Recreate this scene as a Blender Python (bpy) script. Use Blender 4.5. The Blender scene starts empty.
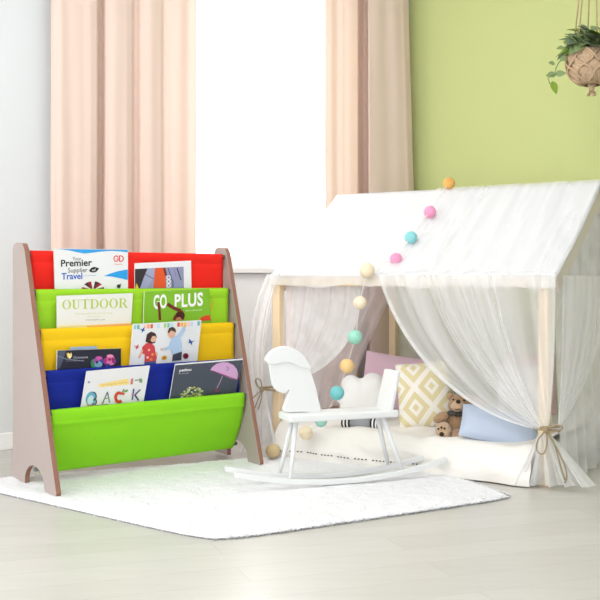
import bpy, bmesh, math, random
from mathutils import Vector, Matrix, noise
random.seed(7)
SC = bpy.context.scene
COL = SC.collection
PI = math.pi
H, F, HY, CX = 0.8, 1000.0, 278.0, 300.0      # camera height, focal length (px), horizon row, centre column
V = Vector
CAM = V((0, 0, H))

# ------------------------------------------------------------------ helpers
def ray(px, py): return V(((px-CX)/F, 1.0, (HY-py)/F))
def at(px, py, d): return CAM + ray(px, py)*d
def hit(px, py, p0, n):
    r = ray(px, py); return CAM + r*((p0-CAM).dot(n)/r.dot(n))
def lin(c): return c/12.92 if c <= .04045 else ((c+.055)/1.055)**2.4
def rgb(r, g, b): return (lin(r/255), lin(g/255), lin(b/255), 1)
def lerp(a, b, t): return a+(b-a)*t
def smooth(t): t = max(0, min(1, t)); return t*t*(3-2*t)
def n3(x, y=0, z=0): return noise.noise(V((x, y, z)))

class MB:
    def __init__(s): s.v = []; s.f = []; s.m = []; s.uv = None; s.sm = []
    def add(s, vs, fs, mi=0, sm=True):
        o = len(s.v); s.v += [V(p) for p in vs]
        for f in fs: s.f.append([i+o for i in f]); s.m.append(mi); s.sm.append(sm)
        return s
    def box(s, o, ex, ey, ez, mi=0):            # corner + three edge vectors
        o, ex, ey, ez = V(o), V(ex), V(ey), V(ez)
        p = [o, o+ex, o+ex+ey, o+ey]; p += [q+ez for q in p]
        return s.add(p, [(0,3,2,1),(4,5,6,7),(0,1,5,4),(1,2,6,5),(2,3,7,6),(3,0,4,7)], mi, False)
    def tube(s, path, r, n=10, mi=0, cap=True):
        path = [V(p) for p in path]; k = len(path)
        rs = r if isinstance(r, (list, tuple)) else [r]*k
        vs = []; fs = []; a = None
        for i, p in enumerate(path):
            t = (path[min(i+1, k-1)]-path[max(i-1, 0)]).normalized()
            if a is None:
                a = t.cross(V((0, 0, 1)) if abs(t.z) < .9 else V((1, 0, 0))).normalized()
            a = (a - t*a.dot(t)).normalized(); b = t.cross(a)
            for j in range(n):
                w = 2*PI*j/n; vs.append(p+(a*math.cos(w)+b*math.sin(w))*rs[i])
        for i in range(k-1):
            for j in range(n):
                j2 = (j+1) % n; fs.append((i*n+j, i*n+j2, (i+1)*n+j2, (i+1)*n+j))
        s.add(vs, fs, mi)
        if cap: s.add([], []); o = len(s.v)-len(vs); s.f += [[o+j for j in range(n)][::-1], [o+(k-1)*n+j for j in range(n)]]; s.m += [mi, mi]; s.sm += [False, False]
        return s
    def ball(s, c, r, ax=None, nu=20, nv=12, mi=0, fn=None):
        c = V(c); rx, ry, rz = (r, r, r) if isinstance(r, (int, float)) else r
        M = ax or Matrix.Identity(3)
        vs = []; fs = []
        for i in range(nv+1):
            th = PI*i/nv
            for j in range(nu):
                ph = 2*PI*j/nu
                d = V((math.sin(th)*math.cos(ph), math.sin(th)*math.sin(ph), math.cos(th)))
                k = fn(d) if fn else 1
                vs.append(c+M @ V((d.x*rx*k, d.y*ry*k, d.z*rz*k)))
        for i in range(nv):
            for j in range(nu):
                j2 = (j+1) % nu
                fs.append((i*nu+j, (i+1)*nu+j, (i+1)*nu+j2, i*nu+j2))
        return s.add(vs, fs, mi)
    def grid(s, fn, nu, nv, mi=0, uv=False, sm=True):
        vs = [fn(i/nu, j/nv) for i in range(nu+1) for j in range(nv+1)]
        fs = [(i*(nv+1)+j, (i+1)*(nv+1)+j, (i+1)*(nv+1)+j+1, i*(nv+1)+j+1) for i in range(nu) for j in range(nv)]
        o = len(s.v)
        if uv:
            s.uv = s.uv or {}
            for i in range(nu+1):
                for j in range(nv+1): s.uv[o+i*(nv+1)+j] = (i/nu, j/nv)
        return s.add(vs, fs, mi, sm)
    def prism(s, pts, ext, mi=0, me=None):        # 3-D outline extruded by a vector; me = edge material
        pts = [V(p) for p in pts]; n = len(pts); ext = V(ext)
        nrm = V((0, 0, 0))
        for i in range(n): nrm += pts[i].cross(pts[(i+1) % n])
        if nrm.dot(ext) < 0: pts = pts[::-1]
        o = len(s.v); s.v += pts+[p+ext for p in pts]
        s.f.append([o+i for i in range(n)][::-1]); s.m.append(mi); s.sm.append(False)
        s.f.append([o+n+i for i in range(n)]); s.m.append(mi); s.sm.append(False)
        for i in range(n):
            j = (i+1) % n; s.f.append([o+i, o+j, o+n+j, o+n+i]); s.m.append(mi if me is None else me); s.sm.append(False)
        return s
    def build(s, name, mats, parent=None, bevel=0, solid=0, sub=0, off=0):
        me = bpy.data.meshes.new(name)
        base = V(parent_loc(parent)) if parent else V((0, 0, 0))
        me.from_pydata([tuple(p-base) for p in s.v], [], s.f)
        mats = mats if isinstance(mats, (list, tuple)) else [mats]
        for m in mats: me.materials.append(m)
        for i, p in enumerate(me.polygons): p.material_index = min(s.m[i], len(mats)-1); p.use_smooth = s.sm[i]
        if s.uv:
            l = me.uv_layers.new(name='UVMap')
            for lp in me.loops: l.data[lp.index].uv = s.uv.get(lp.vertex_index, (0, 0))
        me.validate(); me.update()
        o = bpy.data.objects.new(name, me); COL.objects.link(o)
        if parent: o.parent = parent
        if solid:
            m = o.modifiers.new('solid', 'SOLIDIFY'); m.thickness = solid; m.offset = off
        if bevel:
            m = o.modifiers.new('bevel', 'BEVEL'); m.width = bevel; m.segments = 2; m.limit_method = 'ANGLE'; m.angle_limit = math.radians(40)
        if sub:
            m = o.modifiers.new('sub', 'SUBSURF'); m.levels = sub; m.render_levels = sub
        return o

def parent_loc(o):
    p = V((0, 0, 0))
    while o: p = p+o.location; o = o.parent
    return p
def tag(o, label, cat, group=None, kind=None):
    if label: o['label'] = label
    if cat: o['category'] = cat
    if group: o['group'] = group
    if kind: o['kind'] = kind
    return o
def thing(name, loc, label, cat, group=None):
    o = bpy.data.objects.new(name, None); COL.objects.link(o); o.location = loc; o.empty_display_size = .05
    return tag(o, label, cat, group)
def struct(o, label=None, cat=None):
    o['kind'] = 'structure'
    return tag(o, label, cat)

# ------------------------------------------------------------------ materials
def new_mat(name):
    m = bpy.data.materials.new(name); m.use_nodes = True; nt = m.node_tree
    b = nt.nodes['Principled BSDF']; return m, nt, b
def P(name, col, rough=.6, bump=0, bscale=60, spec=.3, var=0, sheen=0, trans=0, vscale=6, tcol=None):
    m, nt, b = new_mat(name)
    b.inputs['Base Color'].default_value = col; b.inputs['Roughness'].default_value = rough
    b.inputs['Specular IOR Level'].default_value = spec
    if sheen: b.inputs['Sheen Weight'].default_value = sheen
    tc = nt.nodes.new('ShaderNodeTexCoord')
    if var:
        no = nt.nodes.new('ShaderNodeTexNoise'); no.inputs['Scale'].default_value = vscale; no.inputs['Detail'].default_value = 4
        mx = nt.nodes.new('ShaderNodeMix'); mx.data_type = 'RGBA'
        mx.inputs['A'].default_value = [c*(1-var) for c in col[:3]]+[1]; mx.inputs['B'].default_value = [min(1, c*(1+var)) for c in col[:3]]+[1]
        nt.links.new(tc.outputs['Object'], no.inputs['Vector']); nt.links.new(no.outputs['Fac'], mx.inputs['Factor'])
        nt.links.new(mx.outputs['Result'], b.inputs['Base Color'])
    if bump:
        no = nt.nodes.new('ShaderNodeTexNoise'); no.inputs['Scale'].default_value = bscale; no.inputs['Detail'].default_value = 3
        bp = nt.nodes.new('ShaderNodeBump'); bp.inputs['Strength'].default_value = bump; bp.inputs['Distance'].default_value = .01
        nt.links.new(tc.outputs['Object'], no.inputs['Vector']); nt.links.new(no.outputs['Fac'], bp.inputs['Height']); nt.links.new(bp.outputs['Normal'], b.inputs['Normal'])
    if trans:
        out = nt.nodes['Material Output']; tr = nt.nodes.new('ShaderNodeBsdfTranslucent'); tr.inputs['Color'].default_value = tcol or col
        ms = nt.nodes.new('ShaderNodeMixShader'); ms.inputs[0].default_value = trans
        nt.links.new(b.outputs[0], ms.inputs[1]); nt.links.new(tr.outputs[0], ms.inputs[2]); nt.links.new(ms.outputs[0], out.inputs['Surface'])
    return m
def sheer(name, col, alpha, var=.12, folds=0):
    m = bpy.data.materials.new(name); m.use_nodes = True; nt = m.node_tree; nt.nodes.clear()
    out = nt.nodes.new('ShaderNodeOutputMaterial'); tp = nt.nodes.new('ShaderNodeBsdfTransparent')
    df = nt.nodes.new('ShaderNodeBsdfDiffuse'); tl = nt.nodes.new('ShaderNodeBsdfTranslucent')
    df.inputs['Color'].default_value = col; tl.inputs['Color'].default_value = col
    m1 = nt.nodes.new('ShaderNodeMixShader'); m1.inputs[0].default_value = .45
    m2 = nt.nodes.new('ShaderNodeMixShader')
    tc = nt.nodes.new('ShaderNodeTexCoord'); no = nt.nodes.new('ShaderNodeTexNoise'); no.inputs['Scale'].default_value = 9
    if folds:
        uv = nt.nodes.new('ShaderNodeUVMap'); uv.uv_map = 'UVMap'; mp = nt.nodes.new('ShaderNodeMapping'); mp.inputs['Scale'].default_value = (folds, .6, 1); nt.links.new(uv.outputs[0], mp.inputs['Vector']); no.inputs['Scale'].default_value = 1; no.inputs['Detail'].default_value = 2
    mr = nt.nodes.new('ShaderNodeMapRange'); mr.inputs['To Min'].default_value = alpha-var; mr.inputs['To Max'].default_value = min(1, alpha+var)
    L = nt.links.new
    L(mp.outputs[0] if folds else tc.outputs['Object'], no.inputs['Vector']); mr.inputs['From Min'].default_value = .28; mr.inputs['From Max'].default_value = .72; L(no.outputs['Fac'], mr.inputs['Value']); L(mr.outputs['Result'], m2.inputs[0])
    L(df.outputs[0], m1.inputs[1]); L(tl.outputs[0], m1.inputs[2]); L(tp.outputs[0], m2.inputs[1]); L(m1.outputs[0], m2.inputs[2]); L(m2.outputs[0], out.inputs['Surface'])
    return m

M = {}
M['wall_white'] = P('white wall paint', rgb(222, 226, 228), .8, .03, 300)
M['wall_green'] = P('lime green wall paint', rgb(207, 214, 148), .85, .03, 300)
M['ceiling'] = P('ceiling paint', rgb(238, 238, 236), .9)
M['wall_lit'] = P('lit white wall paint', rgb(250, 251, 253), .5)  # lit copy of the wall paint, haze put into colour; wall itself greyed
M['trim'] = P('white gloss paint', rgb(249, 249, 249), .4)
M['peach'] = P('peach curtain linen', rgb(246, 224, 212), .9, .1, 250, trans=.22, sheen=.1, tcol=rgb(250, 236, 226))
M['voile'] = sheer('white voile', rgb(250, 250, 250), .35, .05)
M['tulle'] = sheer('white tulle', rgb(252, 252, 253), .56, .24, 8)
M['tulle_dense'] = sheer('gathered white tulle', rgb(250, 250, 251), .70)
M['tulle_thin'] = sheer('single white tulle', rgb(252, 252, 253), .36, .2, 7)
M['tulle_pink'] = sheer('rosy tulle', rgb(250, 238, 240), .66, .06)
M['roof'] = P('white cotton', rgb(240, 240, 242), .9, .06, 90, trans=.25)
M['pine'] = P('pale pine wood', rgb(238, 214, 178), .55, .05, 60, var=.08, vscale=12)
M['pine_shade'] = P('pine greyed for shade', rgb(222, 212, 203), .6, .05, 60)  # pine greyed so the end rafters' shade sits in the colour
M['quilt'] = P('white quilted cotton', rgb(241, 237, 231), .9, .2, 60)
M['quilt_trim'] = P('dark trim thread', rgb(86, 78, 70), .9)
M['twine'] = P('jute twine', rgb(164, 146, 116), .9, .5, 400)
M['panel'] = P('whitewashed birch panel', rgb(174, 160, 154), .5, .04, 40, var=.05, vscale=5)
M['panel_edge'] = P('raw plywood edge', rgb(150, 108, 92), .6, .1, 120, var=.1, vscale=30)
M['rod'] = P('grey rod', rgb(120, 116, 116), .5)
for k, c in {'red': (250, 46, 36), 'lime': (168, 226, 50), 'yellow': (255, 210, 30), 'blue': (24, 44, 150), 'green': (150, 228, 40)}.items():
    M[k] = P(k+' sling fabric', rgb(*c), .75, .2, 16, trans=.16, spec=.2)
M['horse'] = P('white painted wood', rgb(231, 232, 232), .45, .03, 60)
M['rug'] = P('white shaggy pile', rgb(239, 239, 242), .95, .4, 70, sheen=.2)
M['rug_backing'] = P('rug backing', rgb(150, 150, 152), .9)
M['page'] = P('paper', rgb(240, 238, 234), .8)
INK = {}
def ink(r, g, b):
    k = (r, g, b)
    if k not in INK: INK[k] = P('ink %d %d %d' % k, rgb(*k), .45, spec=.4)
    return INK[k]

# floor: pale laminate boards
def floor_mat():
    m, nt, b = new_mat('pale laminate boards'); L = nt.links.new
    tc = nt.nodes.new('ShaderNodeTexCoord'); mp = nt.nodes.new('ShaderNodeMapping'); mp.inputs['Rotation'].default_value = (0, 0, math.radians(-20))
    br = nt.nodes.new('ShaderNodeTexBrick'); br.inputs['Scale'].default_value = 1; br.inputs['Brick Width'].default_value = 1.3; br.inputs['Row Height'].default_value = .14
    br.inputs['Mortar Size'].default_value = .0015; br.offset = .4
    br.inputs['Color1'].default_value = rgb(213, 210, 204); br.inputs['Color2'].default_value = rgb(206, 203, 196); br.inputs['Mortar'].default_value = rgb(196, 192, 185)
    mp2 = nt.nodes.new('ShaderNodeMapping'); mp2.inputs['Rotation'].default_value = (0, 0, math.radians(-20)); mp2.inputs['Scale'].default_value = (1.2, 14, 1)
    no = nt.nodes.new('ShaderNodeTexNoise'); no.inputs['Scale'].default_value = 2; no.inputs['Detail'].default_value = 5
    mx = nt.nodes.new('ShaderNodeMix'); mx.data_type = 'RGBA'; mx.blend_type = 'MULTIPLY'; mx.inputs['Factor'].default_value = .14
    L(tc.outputs['Object'], mp.inputs['Vector']); L(mp.outputs[0], br.inputs['Vector']); L(tc.outputs['Object'], mp2.inputs['Vector']); L(mp2.outputs[0], no.inputs['Vector'])
    L(br.outputs['Color'], mx.inputs['A']); L(no.outputs['Fac'], mx.inputs['B']); L(mx.outputs['Result'], b.inputs['Base Color'])
    b.inputs['Roughness'].default_value = .32; b.inputs['Specular IOR Level'].default_value = .4
    return m
M['floor'] = floor_mat()

# ------------------------------------------------------------------ room shell
WC = V((.635, 5.83, 0)); wd = V((-.864, -.503, 0)); wd.normalize(); wn = V((.503, -.864, 0)); wn.normalize()
e1 = V((.841, -.541, 0)); e1.normalize(); e2 = V((.541, .841, 0)); e2.normalize()
UP = V((0, 0, 1)); CZ = 2.75
def wp(s, o, z): return WC+wd*s+wn*o+UP*z                # window wall: s from the corner, o out into the room
def ws(px, o=0):                                         # s on the window wall seen at pixel column px
    X = (px-CX)/F; a = WC+wn*o
    return (X*a.y-a.x)/(wd.x-X*wd.y)

b = MB(); b.box((-4.2, -.6, -.06), (8.4, 0, 0), (0, 7.6, 0), (0, 0, .06)); struct(b.build('floor', M['floor']))
b = MB(); b.box((-4.2, -1.2, CZ), (8.4, 0, 0), (0, 8.2, 0), (0, 0, .06)); struct(b.build('ceiling', M['ceiling']))
S0, S1, Z0, Z1 = .40, 1.50, .855, 2.42
b = MB()
T = -wn*.14
b.box(wp(0, 0, 0), wd*S0, T, UP*CZ); b.box(wp(S1, 0, 0), wd*(3.6-S1), T, UP*CZ)
b.box(wp(S0, 0, 0), wd*(S1-S0), T, UP*Z0); b.box(wp(S0, 0, Z1), wd*(S1-S0), T, UP*(CZ-Z1))
struct(b.build('wall_back', M['wall_white']))
b = MB(); b.box(WC-e1*.14, e1*3.6, e2*.14, UP*CZ); struct(b.build('wall_right', M['wall_green']))
b = MB(); b.box(WC+e1*3.46-e2*5.4, e1*.14, e2*5.4, UP*CZ); struct(b.build('shade_wall', M['wall_white']))  # unseen wall added to hold back light from the right
b = MB(); b.box(wp(S0-.1, 0, .08), wd*(S1-S0+.2), wn*.012, UP*(Z0-.112)); struct(b.build('wall_lit_slab', M['wall_lit'], bevel=.003))  # slab added below the sill to carry the window's brightness in its colour
b = MB(); b.box(wp(0.02, 0, 0), wd*3.5, wn*.014, UP*.08); struct(b.build('baseboard_back', M['trim'], bevel=.004))
b = MB(); b.box(WC+e1*.02, e1*3.3, -e2*.014, UP*.08); struct(b.build('baseboard_right', M['trim'], bevel=.004))
# window: frame, sill, one pane per casement
wroot = bpy.data.objects.new('window_1', None); COL.objects.link(wroot); wroot.location = wp((S0+S1)/2, 0, Z0); wroot['kind'] = 'structure'
b = MB(); fo = -.09
for (a, c, z, zz) in ((S0, S1, Z0, Z0+.06), (S0, S1, Z1-.06, Z1), (S0, S0+.06, Z0, Z1), (S1-.06, S1, Z0, Z1)):
    b.box(wp(a, fo, z), wd*(c-a), wn*.05, UP*(zz-z))
b.build('window_frame', M['trim'], wroot, bevel=.004)
b = MB(); b.box(wp(S0-.04, -.04, Z0-.03), wd*(S1-S0+.08), wn*.10, UP*.03); b.build('window_sill', M['trim'], wroot, bevel=.005)
def glass_mat():
    m = bpy.data.materials.new('clear pane'); m.use_nodes = True; nt = m.node_tree; nt.nodes.clear()
    o = nt.nodes.new('ShaderNodeOutputMaterial'); t = nt.nodes.new('ShaderNodeBsdfTransparent'); g = nt.nodes.new('ShaderNodeBsdfGlossy'); g.inputs['Roughness'].default_value = .03
    x = nt.nodes.new('ShaderNodeMixShader'); x.inputs[0].default_value = .05
    nt.links.new(t.outputs[0], x.inputs[1]); nt.links.new(g.outputs[0], x.inputs[2]); nt.links.new(x.outputs[0], o.inputs['Surface']); return m
M['glass'] = glass_mat()
mid = (S0+S1)/2+.235
for a, c in ((S0+.05, S1-.05),):
    b = MB(); b.box(wp(a, fo+.02, Z0+.05), wd*(c-a), wn*.006, UP*(Z1-Z0-.1)); b.build('window_pane', M['glass'], wroot)

# ------------------------------------------------------------------ window curtains
def interp(pts, x):
    for (a, ya), (c, yc) in zip(pts, pts[1:]):
        if x <= c: return lerp(ya, yc, smooth((x-a)/(c-a)))
    return pts[-1][1]
def drape(name, label, prof, flare, cat, z0=.03, z1=2.7, mat=None, nu=150, group=None):
    # prof: (pixel column, distance off the wall) pairs; flare(x, h) -> extra column shift low down
    a, c = prof[0][0], prof[-1][0]
    def fn(u, v):
        px = lerp(a, c, u); z = lerp(z0, z1, v); h = 1-v
        o = interp(prof, px)
        pz = px+flare(px, h)+1.2*n3(px*.05, z*1.4)*h
        o2 = .11+(o-.11)*(.75+.35*h)+.006*n3(px*.09, z*.9, 3)
        return wp(ws(pz, o2), o2, z)
    return tag(MB().grid(fn, nu, 40).build(name, mat or M['peach'], solid=.003 if mat is None else 0), label, cat, group)
profL = [(51, .10), (55, .13), (62, .142), (70, .136), (82, .140), (90, .146), (96, .135), (99, .06), (102, .055), (106, .13), (116, .15), (126, .146), (131, .135), (134, .095), (137, .10), (141, .135), (152, .146), (160, .138), (164, .115), (168, .13), (180, .142), (188, .13), (196, .145)]
drape('curtain', 'peach curtain hanging above the book rack, between white wall and bright window', profL, lambda x, h: 0, 'curtain', group='peach curtains at the window')
profR = [(325, .14), (331, .150), (337, .132), (343, .146), (350, .156), (357, .15), (359, .01), (363, -.005), (366, .01), (368, .15), (376, .156), (384, .146), (392, .154), (400, .144), (406, .11)]
drape('curtain', 'peach and beige curtain falling behind the white play tent by the green wall', profR, lambda x, h: smooth((x-355)/50)*h*15, 'curtain', group='peach curtains at the window')
profS = [(288, .06), (294, .085), (300, .06), (306, .085), (312, .065), (318, .085), (326, .06), (334, .07)]
drape('sheer_curtain', 'thin white sheer curtain against bright window beside the beige drape', profS, lambda x, h: 0, 'curtain', mat=M['voile'], nu=60)

# ------------------------------------------------------------------ play tent (wooden house frame with tulle)
FL = V((-.1264, 4.52, 0)); TL, TD, EZ, RZ = 1.28, 1.17, .80, 1.216
def tp(a, bb, z): return FL+e1*a+e2*bb+UP*z             # a along the length, bb back, z up
def fpx(px, py, off=0.0):                                # pixel on the tent's front plane -> (a, z); off = metres in front of it
    p = hit(px, py, FL-e2*off, e2); return (p-FL).dot(e1), p.z
tent = thing('play_tent', tp(TL/2, TD/2, 0), 'white house-shaped play tent with pine frame and sheer tulle drapes', 'tent')
PW = .04
def post(a, bb): return MB().box(tp(a, bb, 0), e1*PW, e2*PW, UP*(EZ-.034))
for a, bb in ((0, 0), (TL-PW, 0), (0, TD-PW), (TL-PW, TD-PW)): post(a, bb).build('post', M['pine'], tent, bevel=.004)
for bb in (0, TD-PW):
    MB().box(tp(-.002, bb, EZ-.034), e1*(TL+.004), e2*PW, UP*.034).build('eave_beam', M['pine'], tent, bevel=.004)
MB().box(tp(-.01, TD/2-.016, RZ-.06), e1*(TL+.02), e2*.032, UP*.04).build('ridge_beam', M['pine'], tent, bevel=.004)
for a in (0, TL-.012):
    for s in (0, 1):
        p0 = tp(a, .012 if s == 0 else TD-.012, EZ-.002); p1 = tp(a, TD/2, RZ-.03)
        d = (p1-p0); nn = e1.cross(d).normalized(); nn = nn if nn.z < 0 else -nn
        MB().box(p0, e1*PW, d, nn*.07).build('rafter', M['pine_shade'], tent, bevel=.004)
# roof cloth: both slopes in one sheet with overhang
OV = .035
def slope(a, t, lift=0):
    # t in 0..1 front eave -> ridge, 1..2 ridge -> back eave
    if t <= 1: bb, z = lerp(-.012, TD/2, t), lerp(EZ+.010, RZ, t)
    else: bb, z = lerp(TD/2, TD+.012, t-1), lerp(RZ, EZ+.010, t-1)
    return tp(a, bb, z+lift)
def roof_fn(u, v):
    a = lerp(-.004, TL+OV, u); t = 2*v
    tt = t if t <= 1 else 2-t
    w = .010*n3(a*7+tt*1.5, tt*1.2, 1)+.005*n3(a*20+tt*5, tt*2, 5)
    sag = -.018*math.sin(PI*tt)
    return slope(a, t, (w*math.sin(PI*min(tt+.08, 1))+sag))
MB().grid(roof_fn, 110, 60).build('roof_cloth', M['roof'], tent, solid=.003)
def side_fn(u, v):       # cloth folded down over the end rafters
    t = 2*u; q = slope(TL+OV+.002, t, -.018*math.sin(PI*(t if t <= 1 else 2-t))); return q-UP*.012*v-e1*.004*v+e1*.002*n3(u*14, v)
MB().grid(side_fn, 60, 6).build('roof_side_hem', M['roof'], tent, solid=.002)
# short hem of roof cloth hanging below the front eave
def hem_fn(u, v):
    a = lerp(-.004, TL+OV, u); dz = v*(.045+.02*n3(a*6, 2))
    return tp(a, -.016-.006*math.sin(a*60)*v-.004*v, EZ+.010-dz)
MB().grid(hem_fn, 140, 6).build('roof_hem', M['tulle_dense'], tent)
# front drape, pulled to a tie
def bez(p, t): return p[0]*(1-t)**3+p[1]*3*t*(1-t)**2+p[2]*3*t*t*(1-t)+p[3]*t**3
def swag(edgeA, edgeB, off0, folds, amp, pinch=.02, seed=0, bulge=0):
    A = [V((*fpx(*q), 0)) for q in edgeA]; B = [V((*fpx(*q), 0)) for q in edgeB]
    def fn(u, v):
        uu = u+.018*math.sin(u*2*PI*folds*.63+seed)
        ctl = [A[k].lerp(B[k], max(0, min(1, uu))) for k in range(4)]
        q = bez(ctl, v); amp2 = amp*(1-.62*v)
        w = math.sin(u*2*PI*folds+seed)*.7+.5*math.sin(u*2*PI*folds*1.7+1.3+seed)
        return tp(q.x, -off0-amp2*w*.9*(0.25+.75*math.sin(PI*min(1, v+.18)))-pinch*v-bulge*math.sin(PI*v)*u, q.y)
    return MB().grid(fn, 120, 44, uv=True)
tieR = (549, 431); tieL = (268, 388)
swag([(382, 275), (402, 350), (470, 419), (547, 428)], [(560, 275), (562, 330), (558, 390), (552, 433)], .024, 6, .017, seed=.5).build('front_drape', M['tulle'], tent)
b0 = [(382, 275), (402, 350), (470, 419), (547, 428)]; b1 = [(385, 275), (406, 348), (474, 416), (547, 428)]
swag(b0, b1, .032, 1, .003, seed=.5).build('drape_hem', M['tulle_dense'], tent)
swag([(430, 275), (452, 360), (520, 405), (548, 428)], [(500, 275), (512, 340), (535, 400), (550, 430)], .045, 4, .012, seed=2).build('front_drape', M['tulle_thin'], tent)
swag([(357, 278), (364, 348), (318, 376), (274, 388)], [(288, 278), (286, 305), (284, 350), (272, 389)], -.052, 5, .013, seed=1.4, pinch=.0).build('front_drape', M['tulle_dense'], tent)
swag([(282, 274), (276, 292), (264, 360), (270, 388)], [(268, 274), (254, 300), (244, 360), (264, 389)], .006, 2, .012, seed=.4, pinch=.04).build('front_drape', M['tulle'], tent)
# the drapes below their ties
def tail(topc, half, foot0, foot1, off, folds, seed=0, dcurl=.0):
    t0 = V((*fpx(topc[0]-half, topc[1]), 0)); t1 = V((*fpx(topc[0]+half, topc[1]), 0))
    f0 = V((*fpx(*foot0), 0)); f1 = V((*fpx(*foot1), 0)); f0.y = max(f0.y, .006); f1.y = max(f1.y, .006)
    def fn(u, v):
        q = t0.lerp(t1, u).lerp(f0.lerp(f1, u), v**1.15)
        w = math.sin(u*2*PI*folds+seed)+.5*math.sin(u*2*PI*folds*2.3+seed*2)
        return tp(q.x, -off-.022*w*(.25+.75*v)-dcurl*v*v, max(.004, q.y+.006*n3(u*9, seed)*v))
    return MB().grid(fn, 90, 20)
tail((549, 432), 5, (521, 489), (598, 484), .055, 4.5, 1).build('drape_tail', M['tulle_dense'], tent)
tail((267, 389), 4, (247, 456), (284, 440), .045, 3, 2).build('drape_tail', M['tulle_dense'], tent)
# gable ends and back
def endcurtain(a, bb0, bb1, tie, folds, amp, seed, zt=EZ+.01):
    # hung along one end, pulled towards a tie point on the front post
    ctlz = tie[1]
    def fn(u, v):
        bt = lerp(bb0, bb1, u); q = bez([V((bt, zt, 0)), V((bt, lerp(zt, ctlz, .45), 0)), V((lerp(bt, tie[0], .6), lerp(zt, ctlz, .85), 0)), V((tie[0]+.02*u, ctlz, 0))], v)
        w = math.sin(u*2*PI*folds+seed)*amp*(1-.6*v)
        return tp(a+w, q.x, q.y)
    return MB().grid(fn, 80, 40, uv=True)
def inner_fn(u, v):
    bt = lerp(.03, TD-.05, u); return tp(.06+.012*math.sin(u*2*PI*7)*(1-.5*v), bt*(1-.52*v**1.2)-.05*u*math.sin(PI*v), lerp(EZ-.01, .178, v))
MB().grid(inner_fn, 90, 30, uv=True).build('end_drape', M['tulle_pink'], tent)
endcurtain(TL+.040, .02, TD*.55, (.0, .23), 5, .012, 1).build('end_drape', M['tulle'], tent)
def gable_fn(a):
    def fn(u, v):
        bb = lerp(.03, TD-.03, u); top = lerp(EZ-.03, RZ-.07, 1-abs(2*u-1)); z = lerp(top, .012, v)
        return tp(a+.010*math.sin(u*2*PI*9)*(.3+v)+.03*v*v, bb+.02*v*n3(u*5, v), z)
    return fn
MB().grid(gable_fn(TL+.018), 110, 30).build('gable_sheet', M['tulle_dense'], tent)
MB().grid(lambda u, v: tp(.02, lerp(.03, TD-.03, u), lerp(EZ-.03, lerp(EZ+.0, RZ-.09, 1-abs(2*u-1)), v)), 30, 8).build('gable_sheet', M['tulle_dense'], tent)
MB().grid(lambda u, v: tp(lerp(.02, TL-.02, u), TD+.012+.012*math.sin(u*60)*(.4+.6*v), lerp(EZ+.02, .012, v)), 160, 12).build('back_sheet', M['tulle_dense'], tent)
# sheer over-layer thrown across the roof
def over_fn(u, v):
    top = hit(438, 189, tp(0, TD/2, 0), e2); a0t = (top-FL).dot(e1)
    a0 = lerp(fpx(380, 278)[0], a0t, v)
    a = lerp(a0, TL+OV*.9, u)
    w = .007*(1+math.sin(u*48+v*2.5))*(.4+.6*math.sin(PI*u)) + .016*max(0, n3(u*6-v*1.2, v*.8, 9))
    return slope(a, v, .006-.016*math.sin(PI*v)+w*math.sin(PI*min(.5, 1-v+.02))*.9+.003)
MB().grid(over_fn, 120, 24, uv=True).build('roof_overlay', M['tulle_thin'], tent)
# twine bows
def bow(c, sc, name='twine_tie'):
    b = MB(); c = V(c); X = e1; Z = UP; O = -e2
    def pt(x, y, z=0): return c+X*x*sc+Z*y*sc+O*z*sc
    b.tube([pt(.035*math.cos(t), .006*math.sin(t)-.004, .035*math.sin(t)) for t in [2*PI*i/16 for i in range(17)]], .0045*sc, 6, cap=False)
    b.tube([pt(.035*math.cos(t), .006*math.sin(t+1)+.008, .035*math.sin(t)) for t in [2*PI*i/16 for i in range(17)]], .0045*sc, 6, cap=False)
    return b, pt
b, pt = bow(at(550, 429, 3.78), 1.0)
def loop(b, pts, r): b.tube([bezs(pts, i/14) for i in range(15)], r, 6)
def bezs(pts, t): return bez([V(p) for p in pts], t)
TR = .0030
loop(b, [pt(0, 0, .045), pt(.03, .03, .055), pt(.07, .03, .05), pt(.062, .012, .045)], TR); loop(b, [pt(.062, .012, .045), pt(.05, .0, .045), pt(.02, -.006, .05), pt(0, 0, .045)], TR)
loop(b, [pt(0, 0, .045), pt(-.055, -.05, .06), pt(-.03, -.10, .06), pt(-.005, -.085, .055)], TR); loop(b, [pt(-.005, -.085, .055), pt(.012, -.06, .055), pt(.006, -.02, .05), pt(0, 0, .045)], TR)
loop(b, [pt(0, 0, .045), pt(.05, -.04, .06), pt(.05, -.11, .065), pt(.078, -.175, .06)], TR); loop(b, [pt(.0, 0, .045), pt(.07, -.09, .06), pt(.10, -.16, .06), pt(.075, -.185, .06)], TR)
loop(b, [pt(0, 0, .045), pt(-.02, .004, .05), pt(-.035, .0, .05), pt(-.05, .004, .045)], TR)
b.ball(pt(0, 0, .045), .011, nu=10, nv=8); b.build('twine_tie', M['twine'], tent)
b, pt = bow(at(268, 389, 4.47), .95)
loop(b, [pt(0, .0, .05), pt(-.05, .03, .06), pt(-.03, .075, .06), pt(-.005, .04, .05)], TR); loop(b, [pt(-.005, .04, .05), pt(.0, .02, .05), pt(0, .01, .05), pt(0, 0, .05)], TR)
loop(b, [pt(0, .0, .05), pt(-.02, -.02, .06), pt(-.04, -.03, .06), pt(-.06, -.055, .05)], TR); loop(b, [pt(0, 0, .05), pt(-.005, -.03, .06), pt(-.02, -.05, .06), pt(-.04, -.085, .05)], TR)
loop(b, [pt(0, 0, .05), pt(.01, -.04, .06), pt(-.01, -.08, .06), pt(-.02, -.09, .05)], TR)
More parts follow.
